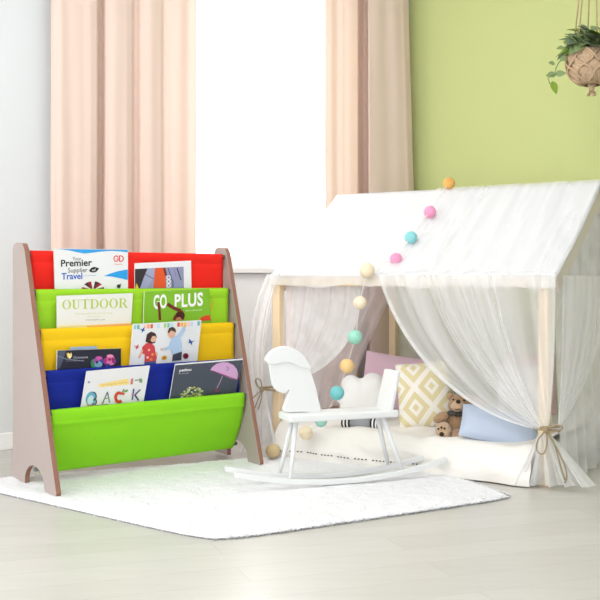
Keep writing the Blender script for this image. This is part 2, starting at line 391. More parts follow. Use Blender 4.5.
b.ball(pt(0, 0, .05), .010, nu=10, nv=8); b.build('twine_tie', M['twine'], tent)

# ------------------------------------------------------------------ floor mattress inside the tent
mat_root = thing('floor_mattress', tp(TL/2, TD/2, 0), 'white quilted floor mattress spread inside the play tent', 'mattress')
MZ = .16
def bed_fn(u, v):
    a = lerp(.045, TL-.05, u); k = v*1.0
    lump = .012*n3(a*5, v*6, 2)+.008*n3(a*13, v*12, 4)
    if v < .25:      # front fall
        t = v/.25
        bb = -.045-.010*math.sin(a*23+2*n3(a*4))*(1-t)*.8+.022*n3(a*8+t*2.5, t*2.2)*math.sin(PI*min(1, t+.25))-.02*(1-t)+.055*t**4; z = .006+(MZ-.012)*t**.9+lump*t
    else:
        t = (v-.25)/.75; bb = lerp(.012, TD-.06, t); z = MZ-.006+lump*1.2+.006*smooth(t*6)
    return tp(a, bb, max(z, .005))
MB().grid(bed_fn, 110, 70).build('quilt_cover', M['quilt'], mat_root)
b = MB(); b.box(tp(.05, .03, .012), e1*(TL-.11), e2*(TD-.1), UP*(MZ-.045)); b.build('foam_core', M['quilt'], mat_root, bevel=.02)
b = MB()
for i in range(46):
    p = bed_fn(lerp(.0, .62, i/45), .045); p = p-e2*.003
    if (i*7) % 5 != 0: b.ball(p+UP*.002, (.0045, .0045, .0028), nu=6, nv=5)
tag(b.build('stitched_trim', M['quilt_trim'], mat_root), 'dark dotted trim along the hem', None, kind='stuff')

# ------------------------------------------------------------------ cushions
def pillow(name, c, ex, ey, w, h, t, mat, label, cat='cushion', group=None, puff=.5, wave=0, seed=1, ear=.06, outline=None):
    c, ex, ey = V(c), V(ex).normalized(), V(ey); ey = (ey-ex*ey.dot(ex)).normalized(); n = ex.cross(ey)
    b = MB()
    for sgn in (1, -1):
        def fn(u, v):
            x, y = 2*u-1, 2*v-1
            k = max(0, (1-abs(x)**2.4)*(1-abs(y)**2.4))**puff
            px = x*(1-ear*(1-abs(y)**2)*abs(x)); py = y*(1-ear*(1-abs(x)**2)*abs(y))
            z = sgn*t/2*k*(1+.12*n3(x*2.1, y*2.1, seed))+wave*n3(x*3, y*3, seed+4)*k
            return c+ex*px*w/2+ey*py*h/2+n*z
        b.grid(fn if sgn > 0 else (lambda u, v: fn(1-u, v)), 30, 30, uv=True)
    return tag(b.build(name, mat, None), label, cat, group)
def diamond_mat():
    m, nt, b = new_mat('gold diamond print'); L = nt.links.new
    uv = nt.nodes.new('ShaderNodeUVMap'); uv.uv_map = 'UVMap'; sp = nt.nodes.new('ShaderNodeSeparateXYZ'); L(uv.outputs[0], sp.inputs[0])
    def ma(op, a, bb=None):
        n = nt.nodes.new('ShaderNodeMath'); n.operation = op
        for i, x in enumerate((a, bb)):
            if x is None: continue
            if isinstance(x, (int, float)): n.inputs[i].default_value = x
            else: L(x, n.inputs[i])
        return n.outputs[0]
    def axis(o, k, off): return ma('ABSOLUTE', ma('SUBTRACT', ma('FRACT', ma('ADD', ma('MULTIPLY', o, k), off)), .5))
    x = axis(sp.outputs[0], 1.55, .46); y = axis(sp.outputs[1], 1.6, .55)
    r = ma('ADD', x, y)                                  # 0 centre .. 1 corner
    rr = ma('SUBTRACT', .5, ma('ABSOLUTE', ma('SUBTRACT', r, .5)))   # distance measured from the nearest lattice centre
    cr = nt.nodes.new('ShaderNodeValToRGB'); cr.color_ramp.interpolation = 'CONSTANT'
    g = rgb(226, 212, 166); w = rgb(242, 236, 226)
    st = [(0, g), (.10, w), (.22, g), (.40, w)]
    el = cr.color_ramp.elements; el[0].position = 0; el[0].color = st[0][1]; el[1].position = st[1][0]; el[1].color = st[1][1]
    for p, c in st[2:]: e = el.new(p); e.color = c
    L(rr, cr.inputs[0]); L(cr.outputs[0], b.inputs['Base Color']); b.inputs['Roughness'].default_value = .9
    return m
M['diamond'] = diamond_mat()
M['pink'] = P('pink cotton', rgb(250, 214, 231), .9, .08, 60)
M['rose'] = P('pale rose cotton', rgb(240, 205, 208), .9, .08, 60)
M['blue_cotton'] = P('soft blue cotton', rgb(192, 204, 224), .9, .1, 60)
M['white_cotton'] = P('white cotton pillow', rgb(246, 244, 242), .9, .08, 60)
R = V((1, 0, 0))
def leanv(deg, tow): return (UP*math.cos(math.radians(deg))+V(tow)*math.sin(math.radians(deg))).normalized()
back = V((0, 1, 0))
pillow('cushion', at(424, 394.5, 4.33), e1*.35+R*.65+UP*.10, leanv(16, back), .232, .285, .10, M['diamond'], 'cushion with gold diamond lattice print leaning behind the teddy bear', group='cushions in the tent', ear=.03)
pillow('cushion', at(402, 386, 4.95), R*.9+e1*.3-UP*.16, leanv(14, back), .40, .30, .11, M['pink'], 'plain pink cushion propped against the rear post in the tent', group='cushions in the tent', ear=.03)
pillow('cushion', at(499, 427.5, 4.05), R*.95-UP*.20-back*.1, UP*.8+back*.6, .315, .15, .11, M['blue_cotton'], 'soft blue cushion lying beside the teddy bear', group='cushions in the tent', ear=.03, puff=.45)
pillow('cushion', at(524, 393, 4.5), R+e1*.2, leanv(12, back), .24, .26, .10, M['white_cotton'], 'white cushion standing behind the sheer drape above the blue one', group='cushions in the tent', ear=.03)
pillow('cushion', at(532, 388, 4.72), R+e1*.2, leanv(10, back), .22, .33, .07, M['rose'], 'pale rose cushion peeping above the white cushion', group='cushions in the tent', ear=.03)
pillow('cushion', at(474, 410, 4.27), R+back*.2, leanv(20, back), .10, .13, .06, M['rose'], 'small pale pink cushion between teddy bear and blue cushion', group='cushions in the tent', ear=.02)
# cloud cushion: scalloped outline inflated
def cloud():
    c = at(363, 398, 4.50); ex = (R+e1*.3).normalized(); ey = leanv(10, back); n = ex.cross(ey)
    bumps = [(-.052, .058, .045), (.045, .062, .052), (-.085, -.0, .035), (.085, .005, .038), (0, .03, .06), (-.05, -.04, .055), (.05, -.04, .055), (0, -.045, .055)]
    def inside(x, y): return max(1-((x-a)**2+(y-bb)**2)/r**2 for a, bb, r in bumps)
    N = 72; out = []
    for i in range(N):
        w = 2*PI*i/N; lo, hi = 0, .2
        for _ in range(24):
            md = (lo+hi)/2
            # march from the centre outwards; the union is star-shaped about the centre
            if inside(md*math.cos(w), md*math.sin(w)) > 0: lo = md
            else: hi = md
        out.append((lo*math.cos(w), lo*math.sin(w)))
    b = MB(); K = 9
    for sgn in (1, -1):
        vs = [c+n*sgn*.045]; fs = []
        for k in range(1, K+1):
            r = k/K
            for x, y in out: vs.append(c+ex*x*r+ey*y*r+n*sgn*.045*math.sqrt(max(0, 1-r**2.6)))
        for i in range(N):
            j = (i+1) % N; fs.append((0, 1+i, 1+j) if sgn > 0 else (0, 1+j, 1+i))
            for k in range(K-1):
                q = (1+k*N+i, 1+(k+1)*N+i, 1+(k+1)*N+j, 1+k*N+j); fs.append(q if sgn > 0 else q[::-1])
        b.add(vs, fs)
    return tag(b.build('cloud_cushion', M['white_cotton']), 'white cloud-shaped cushion behind the rocking horse seat', 'cushion')
cloud()
# black and white striped roll
root = thing('striped_bolster', at(362, 424, 4.34), 'small grey roll with black and white striped ends on the mattress', 'bolster')
M['grey_cotton'] = P('grey cotton', rgb(150, 152, 156), .9, .08, 60); M['black_cotton'] = P('black cotton', rgb(40, 40, 44), .9)
bd = (R*.95-V((0, .35, 0))).normalized(); bc = at(361, 423, 4.34); L0 = .075
MB().tube([bc+bd*x for x in (-.045, 0, .045)], .022, 16, cap=True).build('cloth_roll', M['grey_cotton'], root)
for sg in (-1, 1):
    b = MB()
    for i in range(5):
        x0 = .046+i*.0075
        b.tube([bc+bd*sg*x0, bc+bd*sg*(x0+.0074)], .0225+.0005*i, 16, mi=i % 2)
    b.build('striped_end', [M['black_cotton'], M['white_cotton']], root)

# ------------------------------------------------------------------ teddy bear
fur = P('brown plush', rgb(178, 140, 104), .95, .9, 140, sheen=.5, var=.18, vscale=40)
fur2 = P('pale plush', rgb(206, 172, 138), .95, .9, 140, sheen=.5, var=.1, vscale=40)
dark = P('dark brown', rgb(52, 36, 28), .5)
scarf = P('dark grey ribbon', rgb(74, 72, 66), .8, .2, 80)
D = 4.14; px1 = D/F
teddy = thing('teddy_bear', at(450, 436, D), 'small brown teddy bear with dark bow sitting against the diamond cushion', 'toy')
def fz(d): return 1+.05*n3(d.x*4, d.y*4, d.z*4)+.03*n3(d.x*11, d.y*11, d.z*11)
TS = 1.06
px1 *= TS
def bb_(px, py, dd): return at(452+(px-451)*TS, 438+(py-437)*.99, D+dd)
rot = lambda deg: Matrix.Rotation(math.radians(deg), 3, 'Y')
MB().ball(bb_(455, 423, .03), (11.5*px1, .045, 14.5*px1), rot(18), fn=fz).build('torso', fur, teddy)
hd = MB().ball(bb_(458, 403.5, .03), (11*px1, .043, 10.3*px1), rot(20), fn=fz).build('head', fur, teddy)
MB().ball(bb_(456.5, 404.5, -.012), (6.6*px1, .024, 5.6*px1), fn=fz).build('muzzle', fur2, hd)
MB().ball(bb_(457, 400.2, -.034), (2.3*px1, .009, 1.9*px1)).build('nose', dark, hd)
MB().tube([bb_(453.5, 407.5, -.033), bb_(456, 408.8, -.036), bb_(458.8, 407.6, -.034)], .0012, 6).build('mouth', dark, hd)
for x, y in ((452.2, 398.2), (462.5, 398.8)): MB().ball(bb_(x, y, -.011), .0042, nu=10, nv=8).build('eye', dark, hd)
for x, y in ((450.3, 395.5), (468.2, 401)): MB().ball(bb_(x, y, .03), (3.8*px1, .012, 3.8*px1), fn=fz).build('ear', fur, hd)
MB().ball(bb_(441, 416, .0), (8.5*px1, .024, 4.6*px1), rot(-28), fn=fz).build('arm', fur, teddy)
MB().ball(bb_(465, 421, .0), (4.6*px1, .022, 8.5*px1), rot(15), fn=fz).build('arm', fur, teddy)
lg = MB().ball(bb_(443, 429.5, -.025), (7.6*px1, .045, 8.2*px1), fn=fz).build('leg', fur2, teddy)
MB().ball(bb_(455, 433, -.02), (6*px1, .045, 5.6*px1), fn=fz).build('leg', fur, teddy)
b = MB(); Dp = -.070
for x, y, r in ((441.2, 433.2, 2.1), (438.2, 427.8, 1.0), (441, 426.4, 1.1), (444, 427.4, 1.0)): b.ball(bb_(x, y, Dp+.002), (r*px1*1.05, .005, r*px1), nu=10, nv=8)
b.build('paw_print', dark, lg)
b = MB(); kc = bb_(454, 412.6, -.02)
b.ball(kc, (1.8*px1, .008, 1.8*px1), nu=10, nv=8)
for sg in (-1, 1):
    b.ball(kc+V((sg*3.6*px1, .004, -sg*.6*px1)), (3.9*px1, .007, 2.5*px1), rot(-sg*10), nu=12, nv=8)
b.build('bow_tie', scarf, teddy)

# ------------------------------------------------------------------ pom-pom garland
gar = thing('ball_garland', tp(.45, -.05, 0), 'string of pastel cotton balls trailing from the tent ridge to the floor', 'garland')
n_roof = e1.cross(tp(0, TD/2, RZ)-tp(0, 0, EZ+.010)).normalized(); n_roof = n_roof if n_roof.z > 0 else -n_roof
def rp(px, py, lift): return hit(px, py, tp(0, 0, EZ+.010)+n_roof*lift, n_roof)
gb = [('orange', at(449, 183.5, 4.685), .028, (228, 172, 96)), ('pink', rp(430, 212, .022), .028, (238, 156, 192)), ('teal', rp(411, 237.5, .022), .028, (140, 206, 210)), ('pink', rp(396, 259, .012), .027, (238, 156, 192)),
      ('cream', hit(367, 270.5, tp(0, -.045, 0), e2), .032, (240, 222, 192))]
for px, py, c, r in ((360, 303, (240, 224, 198), .029), (355, 337, (160, 220, 200), .031), (347, 366, (246, 208, 146), .031), (337, 393, (128, 206, 210), .031)):
    gb.append(('b', hit(px, py, tp(0, -.05, 0), e2), r, c))
gb.append(('mint', hit(321, 421, tp(0, -.09, 0), e2), .026, (168, 218, 204)))
gb.append(('cream', hit(306, 433, tp(0, -.10, 0), e2), .030, (238, 222, 190)))
p = hit(273, 450, tp(0, -.13, 0), e2); p.z = .046; gb.append(('beige', p, .031, (214, 190, 146)))
gm = {}
for nm, p, r, c in gb:
    if c not in gm: gm[c] = P('cotton ball %d %d %d' % c, rgb(*c), .9, .35, 160, var=.06, vscale=30)
    MB().ball(p, r, nu=24, nv=16, fn=lambda d: 1+.025*n3(d.x*5, d.y*5, d.z*5)).build('ball', gm[c], gar)
cord = P('white string', rgb(236, 232, 226), .9)
pts = [q[1] for q in gb]; path = []
for i in range(len(pts)-1):
    for k in range(6): path.append(pts[i].lerp(pts[i+1], k/6)+UP*(-.006*math.sin(PI*k/6) if i > 4 else .004))
path.append(pts[-1]); MB().tube(path, .0014, 6).build('string', cord, gar)

# ------------------------------------------------------------------ rug
def rugpt(u, v, z):
    A, B, C, Dd = V((-.262, 3.018)), V((.795, 3.635)), V((.30, 4.62)), V((-1.36, 3.90))
    # rounded corners: squircle-ish mapping of the unit square
    x, y = 2*u-1, 2*v-1; k = .045
    x2 = x*(1-k*y**6*abs(y)**4); y2 = y*(1-k*x**6*abs(x)**4)
    q = A.lerp(B, (x2+1)/2).lerp(Dd.lerp(C, (x2+1)/2), (y2+1)/2)
    return V((q.x, q.y, z))
rug = thing('rug', rugpt(.5, .5, 0), 'white fluffy rug on the pale floor under the book rack', 'rug')
NU, NV = 150, 150
def rug_z(u, v):
    e = min(u, 1-u, v, 1-v); q = rugpt(u, v, 0)
    f = smooth(e/.02)
    return .003+f*(.010+.004*n3(q.x*7, q.y*7)+.004*n3(q.x*20, q.y*20, 2)+.003*n3(q.x*60, q.y*60, 4))
MB().grid(lambda u, v: rugpt(u, v, rug_z(u, v)), NU, NV).build('pile_mat', M['rug'], rug)
b = MB()
def edge(t):
    t = t % 4; k = int(t); f = t-k
    return [(f, 0), (1, f), (1-f, 1), (0, 1-f)][k]
b.add([rugpt(*edge(i/40), z) for i in range(160) for z in (.0005, .005)], [(2*i, 2*((i+1) % 160), 2*((i+1) % 160)+1, 2*i+1) for i in range(160)])
b.build('rug_backing', M['rug_backing'], rug)
b = MB(); vs = []; fs = []
for i in range(9000):
    if i < 3800: t = random.random()*2 if i < 3000 else random.random()*4; u, v = edge(t); ins = random.random()*.012; u = lerp(u, .5, ins); v = lerp(v, .5, ins); ln = .012
    else: u, v = random.random(), random.random()**1.3; ln = .012
    q = rugpt(u, v, rug_z(u, v)-.003)
    w = random.random()*2*PI; d = V((math.cos(w), math.sin(w), 0))
    if i < 3800: d = (d*.6+(q-rugpt(.5, .5, 0)).normalized()*.7)
    s = V((-math.sin(w), math.cos(w), 0))*.0024
    l = ln*(.6+.6*random.random())*(1 if i < 3800 else .7); o = len(vs)
    vs += [q-s, q+s, q+d*l*.55+UP*l*.5+s*.7, q+d*l*.55+UP*l*.5-s*.7, q+d*l*1.15+UP*l*.55]
    fs += [(o, o+1, o+2, o+3), (o+3, o+2, o+4)]
b.add(vs, fs); tag(b.build('pile_tufts', M['rug'], rug), None, None, kind='stuff')

# ------------------------------------------------------------------ sling book rack
BF = V((-.876, 3.592, .012)); BU = V((.7242, .613, 0)); BV = V((-.238, .360, 0)); BH = .922
uh = BU.normalized()
def bp(u, s, z): return BF+BU*u+(BV+V((lerp(-.022, .016, u), 0, 0)))*(1-s)+UP*z
def sf(z): return 1-.73*z/BH
rack = thing('book_rack', bp(.5, .5, 0), 'wooden children\'s book rack with red, lime, yellow, blue slings', 'bookcase')
TH = .022
def arcpts(c, r0, r1, a0, a1, n): return [(c[0]+r0*math.cos(lerp(a0, a1, i/n)), c[1]+r1*math.sin(lerp(a0, a1, i/n))) for i in range(n+1)]
def panel(u0, u1):
    o = [(.30, .0)] + arcpts((.52, .012), .22, .068, PI, 0, 16)[0:] + [(.76, 0), (.985, 0), (1.0, .012)]
    o += [(sf(z), z) for z in (.2, .4, .6, .8, BH-.023)] + [(sf(BH)-.03, BH), (.08, BH+.004), (.03, BH), (.0, BH-.02), (0, .012), (.02, 0)]
    return MB().prism([bp(u0, s, z) for s, z in o], BU*(u1-u0), 0, 1)
panel(0, TH).build('side_panel', [M['panel'], M['panel_edge']], rack, bevel=.002)
panel(1-TH, 1).build('side_panel', [M['panel'], M['panel_edge']], rack, bevel=.002)
RODZ = [.882, .731, .581, .426, .284]; RODC = ['red', 'lime', 'yellow', 'blue', 'green']
def rs(k): return sf(RODZ[k])-.075
for k in range(5):
    MB().tube([bp(TH*.5, rs(k), RODZ[k]), bp(1-TH*.5, rs(k), RODZ[k])], .010, 12).build('rod', M['rod'], rack)
MB().tube([bp(TH*.5, rs(4)-.24, .062), bp(1-TH*.5, rs(4)-.24, .062)], .009, 12).build('rod', M['rod'], rack)
BVn = -BV.normalized(); bvl = BV.length
def sling(k):
    zt = RODZ[k]; s0 = rs(k); r = .0125
    if k < 4:
        zb = RODZ[k+1]-(.105 if k < 3 else .05); s1 = rs(k+1)-(.035 if k < 3 else .15)
        prof = [(s0-.03, zt-.05), (s0-r/bvl, zt-.01), (s0-r*.7/bvl, zt+r*.75), (s0, zt+r), (s0+r*.7/bvl, zt+r*.75), (s0+r/bvl, zt)]
        prof += [(s0+.027, zt-.02), (s0+.021, zt-.034), (s0+.025, zt-.038)]+[(s0+.024, lerp(zt, zb, i/7)) for i in (2, 3, 4, 5, 6)] + [(s0+.026, zb), (s0+.04, zb-.018), (lerp(s0+.04, s1, .6) if k < 3 else s0+.045, zb-.028), (s1-.012 if k < 3 else s0+.05, zb-.024), (s1-.004 if k < 3 else s0+.055, zb-.018)]
    else:
        zb = .055; s1 = rs(4)-.24
        prof = [(s0-.03, zt-.05), (s0-r/bvl, zt-.01), (s0-r*.7/bvl, zt+r*.75), (s0, zt+r), (s0+r*.7/bvl, zt+r*.75), (s0+r/bvl, zt)]
        prof += [(s0+.028, zt-.02), (s0+.022, zt-.036), (s0+.026, zt-.040)]+[(lerp(s0+.03, s1+.03, i/8)+.05*math.sin(PI*i/8)*.9, lerp(zt, zb, i/8)) for i in range(2, 8)] + [(s1+.03, zb), (s1, zb-.011), (s1-.03, zb)]
    n = len(prof)
    def fn(u, v):
        i = v*(n-1); j = min(int(i), n-2); f = i-j; s = lerp(prof[j][0], prof[j+1][0], f); z = lerp(prof[j][1], prof[j+1][1], f)
        w = .012*n3(u*6, z*9, k*3)*(1 if 6 < i < n-4 else .0)
        uu = lerp(TH+.012, 1-TH-.012, u)
        if k == 4: z -= .004*math.sin(PI*u)*0
        return bp(uu, s+w*.8, z)
    o = MB().grid(fn, 50, (n-1)*2).build('sling', M[RODC[k]], rack, solid=.0022)
    return o
NAMES = ['red fabric sling', 'lime fabric sling', 'yellow fabric sling', 'navy blue fabric sling', 'bright green front fabric sling']
for k in range(5): sling(k)['label'] = NAMES[k]

# ------------------------------------------------------------------ books
def text2d(s, bold=0.0, shear=0.0, space=1.0):
    c = bpy.data.curves.new('lettering', 'FONT'); c.body = s; c.offset = bold; c.shear = shear; c.space_character = space; c.resolution_u = 3
    o = bpy.data.objects.new('lettering', c); COL.objects.link(o)
    bpy.context.view_layer.update()
    me = bpy.data.meshes.new_from_object(o.evaluated_get(bpy.context.evaluated_depsgraph_get()))
    vs = [(v.co.x, v.co.y) for v in me.vertices]; fs = [list(p.vertices) for p in me.polygons]
    bpy.data.objects.remove(o); bpy.data.meshes.remove(me); bpy.data.curves.remove(c)
    x0, x1 = min(v[0] for v in vs), max(v[0] for v in vs); 
    return [((x-x0)/(x1-x0), y) for x, y in vs], fs
def serif2d(s):
    # slab of thick/thin roman capitals built from strokes; y 0..1 cap height, returns polys in unit width
    polys = []; x = 0
    def ring(cx, rx, ry, tx, ty, a0=0, a1=2*PI, n=28):
        for i in range(n):
            p = lerp(a0, a1, i/n); q = lerp(a0, a1, (i+1)/n)
            polys.append([(cx+rx*math.cos(p), .5+ry*math.sin(p)), (cx+rx*math.cos(q), .5+ry*math.sin(q)), (cx+(rx-tx)*math.cos(q), .5+(ry-ty)*math.sin(q)), (cx+(rx-tx)*math.cos(p), .5+(ry-ty)*math.sin(p))])
    def rect(a, bq, c, d): polys.append([(a, bq), (c, bq), (c, d), (a, d)])
    for ch in s:
        if ch == 'O': ring(x+.42, .42, .52, .17, .05); w = .84
        elif ch == 'U':
            rect(x+.10, .3, x+.28, 1); rect(x, .95, x+.38, 1); rect(x+.64, .3, x+.70, 1); rect(x+.54, .95, x+.80, 1)
            n = 14
            for i in range(n):
                p = PI+PI*i/n; q = PI+PI*(i+1)/n
                polys.append([(x+.40+.30*math.cos(p), .3+.31*math.sin(p)), (x+.40+.30*math.cos(q), .3+.31*math.sin(q)), (x+.46+.18*math.cos(q), .3+.24*math.sin(q)), (x+.46+.18*math.cos(p), .3+.24*math.sin(p))])
            w = .80
        elif ch == 'T': rect(x+.31, 0, x+.49, 1); rect(x, .94, x+.80, 1); rect(x, .74, x+.04, 1); rect(x+.76, .74, x+.80, 1); rect(x+.2, 0, x+.6, .05); w = .80
        elif ch == 'D': rect(x+.10, 0, x+.28, 1); rect(x, 0, x+.38, .05); rect(x, .95, x+.38, 1); ring(x+.38, .46, .5, .17, .05, -PI/2, PI/2, 16); w = .84
        elif ch == 'R':
            rect(x+.10, 0, x+.28, 1); rect(x, 0, x+.38, .05); rect(x, .95, x+.38, 1)
            n = 14
            for i in range(n):
                p = -PI/2+PI*i/n; q = -PI/2+PI*(i+1)/n
                polys.append([(x+.38+.34*math.cos(p), .74+.26*math.sin(p)), (x+.38+.34*math.cos(q), .74+.26*math.sin(q)), (x+.38+.18*math.cos(q), .74+.21*math.sin(q)), (x+.38+.18*math.cos(p), .74+.21*math.sin(p))])
            polys.append([(x+.36, .5), (x+.54, .5), (x+.86, 0), (x+.66, 0)]); rect(x+.66, 0, x+.92, .05); w = .90
        else: w = .4
        x += w+.09
    W = x-.09; vs = []; fs = []
    for p in polys: fs.append(list(range(len(vs), len(vs)+len(p)))); vs += [(a/W, y) for a, y in p]
    return vs, fs
class Book:
    """One book or magazine standing in a pocket; its cover is drawn in photo columns/rows laid on the cover plane."""
    def __init__(s, j, corners, label, lean=0, gap=.046, th=.006, cover=(240, 240, 240), edge_col=None, depth=.082, name='book', group='books in the sling rack', roll=0):
        # j = sling in front; corners: TL, TR, BR, BL pixel columns/rows (bottom ones may lie below the sling's edge)
        zj = RODZ[j]; a = math.radians(lean)
        p0 = bp(.5, rs(j)-gap, zj+.012); up = (UP*math.cos(a)+BVn*math.sin(a)).normalized()
        n = uh.cross(up).normalized(); n = n if n.y < 0 else -n
        s.p0, s.n = p0, n; s.layers = {}; s.mats = []
        q = [hit(x, y, p0, n) for x, y in corners]
        TLp, TRp, BRp, BLp = q
        # extend downwards into the pocket
        ext = depth
        BLp = BLp+(BLp-TLp).normalized()*ext; BRp = BRp+(BRp-TRp).normalized()*ext
        s.q = [TLp, TRp, BRp, BLp]
        s.root = thing(name, (BLp+BRp)/2, label, 'book', group)
        MB().prism([p-n*.001 for p in s.q], -n*(th-.002), 0).build('pages', M['page'], s.root)
        b = MB(); b.prism([p for p in s.q], -n*.001, 0, 1); b.prism([p-n*(th-.001) for p in s.q], -n*.001, 0, 1)
        b.build('cover', [ink(*cover), ink(*(edge_col or cover))], s.root)
        s.mb = MB(); s.lay = 0
    def mi(s, c):
        m = ink(*c)
        if m not in s.mats: s.mats.append(m)
        return s.mats.index(m)
    def pt(s, x, y, lay): return hit(x, y, s.p0+s.n*(.0006+.00006*lay), s.n)
    def poly(s, pts, c, lay=None):
        if lay is None: s.lay += 1; lay = s.lay
        v = [s.pt(x, y, lay) for x, y in pts]; s.mb.add(v, [list(range(len(v)))], s.mi(c), False)
    def ell(s, x, y, rx, ry, c, rot=0, lay=None, n=20):
        s.poly([(x+rx*math.cos(t)*math.cos(rot)-ry*math.sin(t)*math.sin(rot), y+rx*math.cos(t)*math.sin(rot)+ry*math.sin(t)*math.cos(rot)) for t in [2*PI*i/n for i in range(n)]], c, lay)
    def line(s, pts, w, c):
        s.lay += 1
        for (x0, y0), (x1, y1) in zip(pts, pts[1:]):
            L_ = math.hypot(x1-x0, y1-y0) or 1; dx, dy = -(y1-y0)/L_*w/2, (x1-x0)/L_*w/2
            s.poly([(x0+dx, y0+dy), (x1+dx, y1+dy), (x1-dx, y1-dy), (x0-dx, y0-dy)], c, s.lay)
    def ring(s, x, y, rx, ry, w, c, a0=0, a1=2*PI, n=24):
        s.lay += 1
        for i in range(n):
            p, q = lerp(a0, a1, i/n), lerp(a0, a1, (i+1)/n)
            s.poly([(x+rx*math.cos(p), y+ry*math.sin(p)), (x+rx*math.cos(q), y+ry*math.sin(q)), (x+(rx-w)*math.cos(q), y+(ry-w)*math.sin(q)), (x+(rx-w)*math.cos(p), y+(ry-w)*math.sin(p))], c, s.lay)
    def text(s, st, x0, y0, x1, y1, h, c, bold=0, serif=False, name='lettering', shear=0, space=1.0):
        # baseline from (x0,y0) to (x1,y1), capital height h px
        vs, fs = serif2d(st) if serif else text2d(st, bold, shear, space)
        k = 1 if serif else 1/.69
        s.lay += 1; b = MB()
        b.add([s.pt(lerp(x0, x1, x), lerp(y0, y1, x)-y*h*k, s.lay) for x, y in vs], fs, 0, False)
        b.build(name, ink(*c), s.root)
    def done(s):
        if s.mb.v: s.mb.build('cover_picture', [m for m in s.mats], s.root)

# pocket 1 (in front of red): travel catalogue and white-framed magazine
k = Book(1, [(54, 248.5), (128, 249.5), (128, 290), (55, 292)], 'white catalogue with blue waves lettered Premier and Travel, top tier', gap=.053, cover=(232, 232, 234))
top = [(54.3, 248.8), (127.7, 249.8)]
k.poly([(54.3, 248.9), (127.7, 249.9), (127.7, 252.4), (122, 251.6), (112, 250.9), (104, 251.2), (96, 252.2), (85, 253.5), (78, 252.4), (70, 250.6), (62, 249.4)], (52, 158, 226))
k.poly([(103.8, 276), (110, 273.6), (118, 271.2), (127.8, 269.3), (127.8, 280), (120, 278.2), (112, 276.6)], (40, 156, 230))
k.text('Your', 72.5, 260.4, 81.5, 260.3, 3.6, (90, 90, 92))
k.text('Premier', 61, 266.6, 92, 265.6, 6.6, (30, 30, 34), bold=.02)
k.text('Supplier', 68, 272.6, 87.5, 272.0, 4.6, (70, 70, 74))
k.text('Travel', 61.5, 279.4, 82.3, 278.9, 6.2, (34, 92, 196), bold=.018)
k.text('your worldwide', 83.5, 276.2, 96, 275.8, 1.2, (120, 160, 210))
k.poly([(89, 270.4), (91.5, 267.8), (94.5, 266.8), (97, 267.6), (99, 268.2), (97.8, 270.2), (96, 272), (92.5, 272.6), (90, 271.8)], (30, 30, 32))
k.text('of', 92.0, 271.2, 95.8, 270.9, 2.4, (235, 235, 235))
k.ring(116.2, 258.6, 2.7, 3.2, .95, (226, 42, 38), .25, 5.9); k.line([(116.6, 258.8), (118.6, 258.8)], .8, (226, 42, 38))
k.ring(121.0, 258.6, 2.8, 3.2, .95, (226, 42, 38), -1.7, 1.7); k.line([(119.6, 255.6), (119.6, 261.6)], 1.0, (226, 42, 38)); k.line([(119.4, 255.8), (121, 255.7)], .8, (226, 42, 38)); k.line([(119.4, 261.5), (121, 261.5)], .8, (226, 42, 38))
k.text('Goplus', 114.5, 264.7, 122.8, 264.6, 1.1, (226, 60, 56))
for i in range(9):      # striped balloon dome
    a0 = PI+PI*i/9; a1 = PI+PI*(i+1)/9
    k.poly([(93+1.5*math.cos(a0), 289.5), (93+11.5*math.cos(a0), 290+8.8*math.sin(a0)), (93+11.5*math.cos(a1), 290+8.8*math.sin(a1)), (93+1.5*math.cos(a1), 289.5)], [(150, 26, 48), (232, 222, 222), (60, 40, 46)][i % 3])
k.ell(118.8, 286.2, 2.0, 1.9, (44, 52, 48)); k.line([(120, 285), (121.2, 284)], .9, (44, 52, 48)); k.done()
k = Book(1, [(135, 263.2), (191, 260.6), (191.5, 289), (135, 291)], 'white-bordered magazine with grey and orange cover photo, top tier', cover=(232, 232, 236))
k.poly([(135, 269), (183.6, 266.6), (184, 290), (135, 291.5)], (146, 148, 184))
k.poly([(135, 269), (147.5, 268.4), (143.5, 278), (140, 288), (135, 290)], (52, 46, 52))
k.poly([(148, 268.4), (155, 268), (153, 279), (147, 288), (140.5, 288), (144, 278)], (160, 164, 196)); k.line([(145, 274), (153.5, 279)], .7, (70, 70, 90))
k.poly([(155, 268), (165.4, 267.6), (166, 288), (153.5, 288)], (226, 86, 40)); k.poly([(163, 268), (165.4, 267.6), (167, 275), (165, 276)], (120, 40, 30))
k.line([(168, 268), (173, 282), (173, 288)], 1.0, (84, 86, 120)); k.line([(177, 268), (181, 280)], 1.0, (40, 40, 58)); k.line([(174, 268), (176, 276)], .7, (120, 122, 156))
for yy in (277.5, 281.5, 285.5): k.ring(168.6, yy, 2.2, 2.1, .9, (236, 236, 240))
k.poly([(135, 289), (136.8, 283), (139, 289)], (230, 196, 60)); k.done()
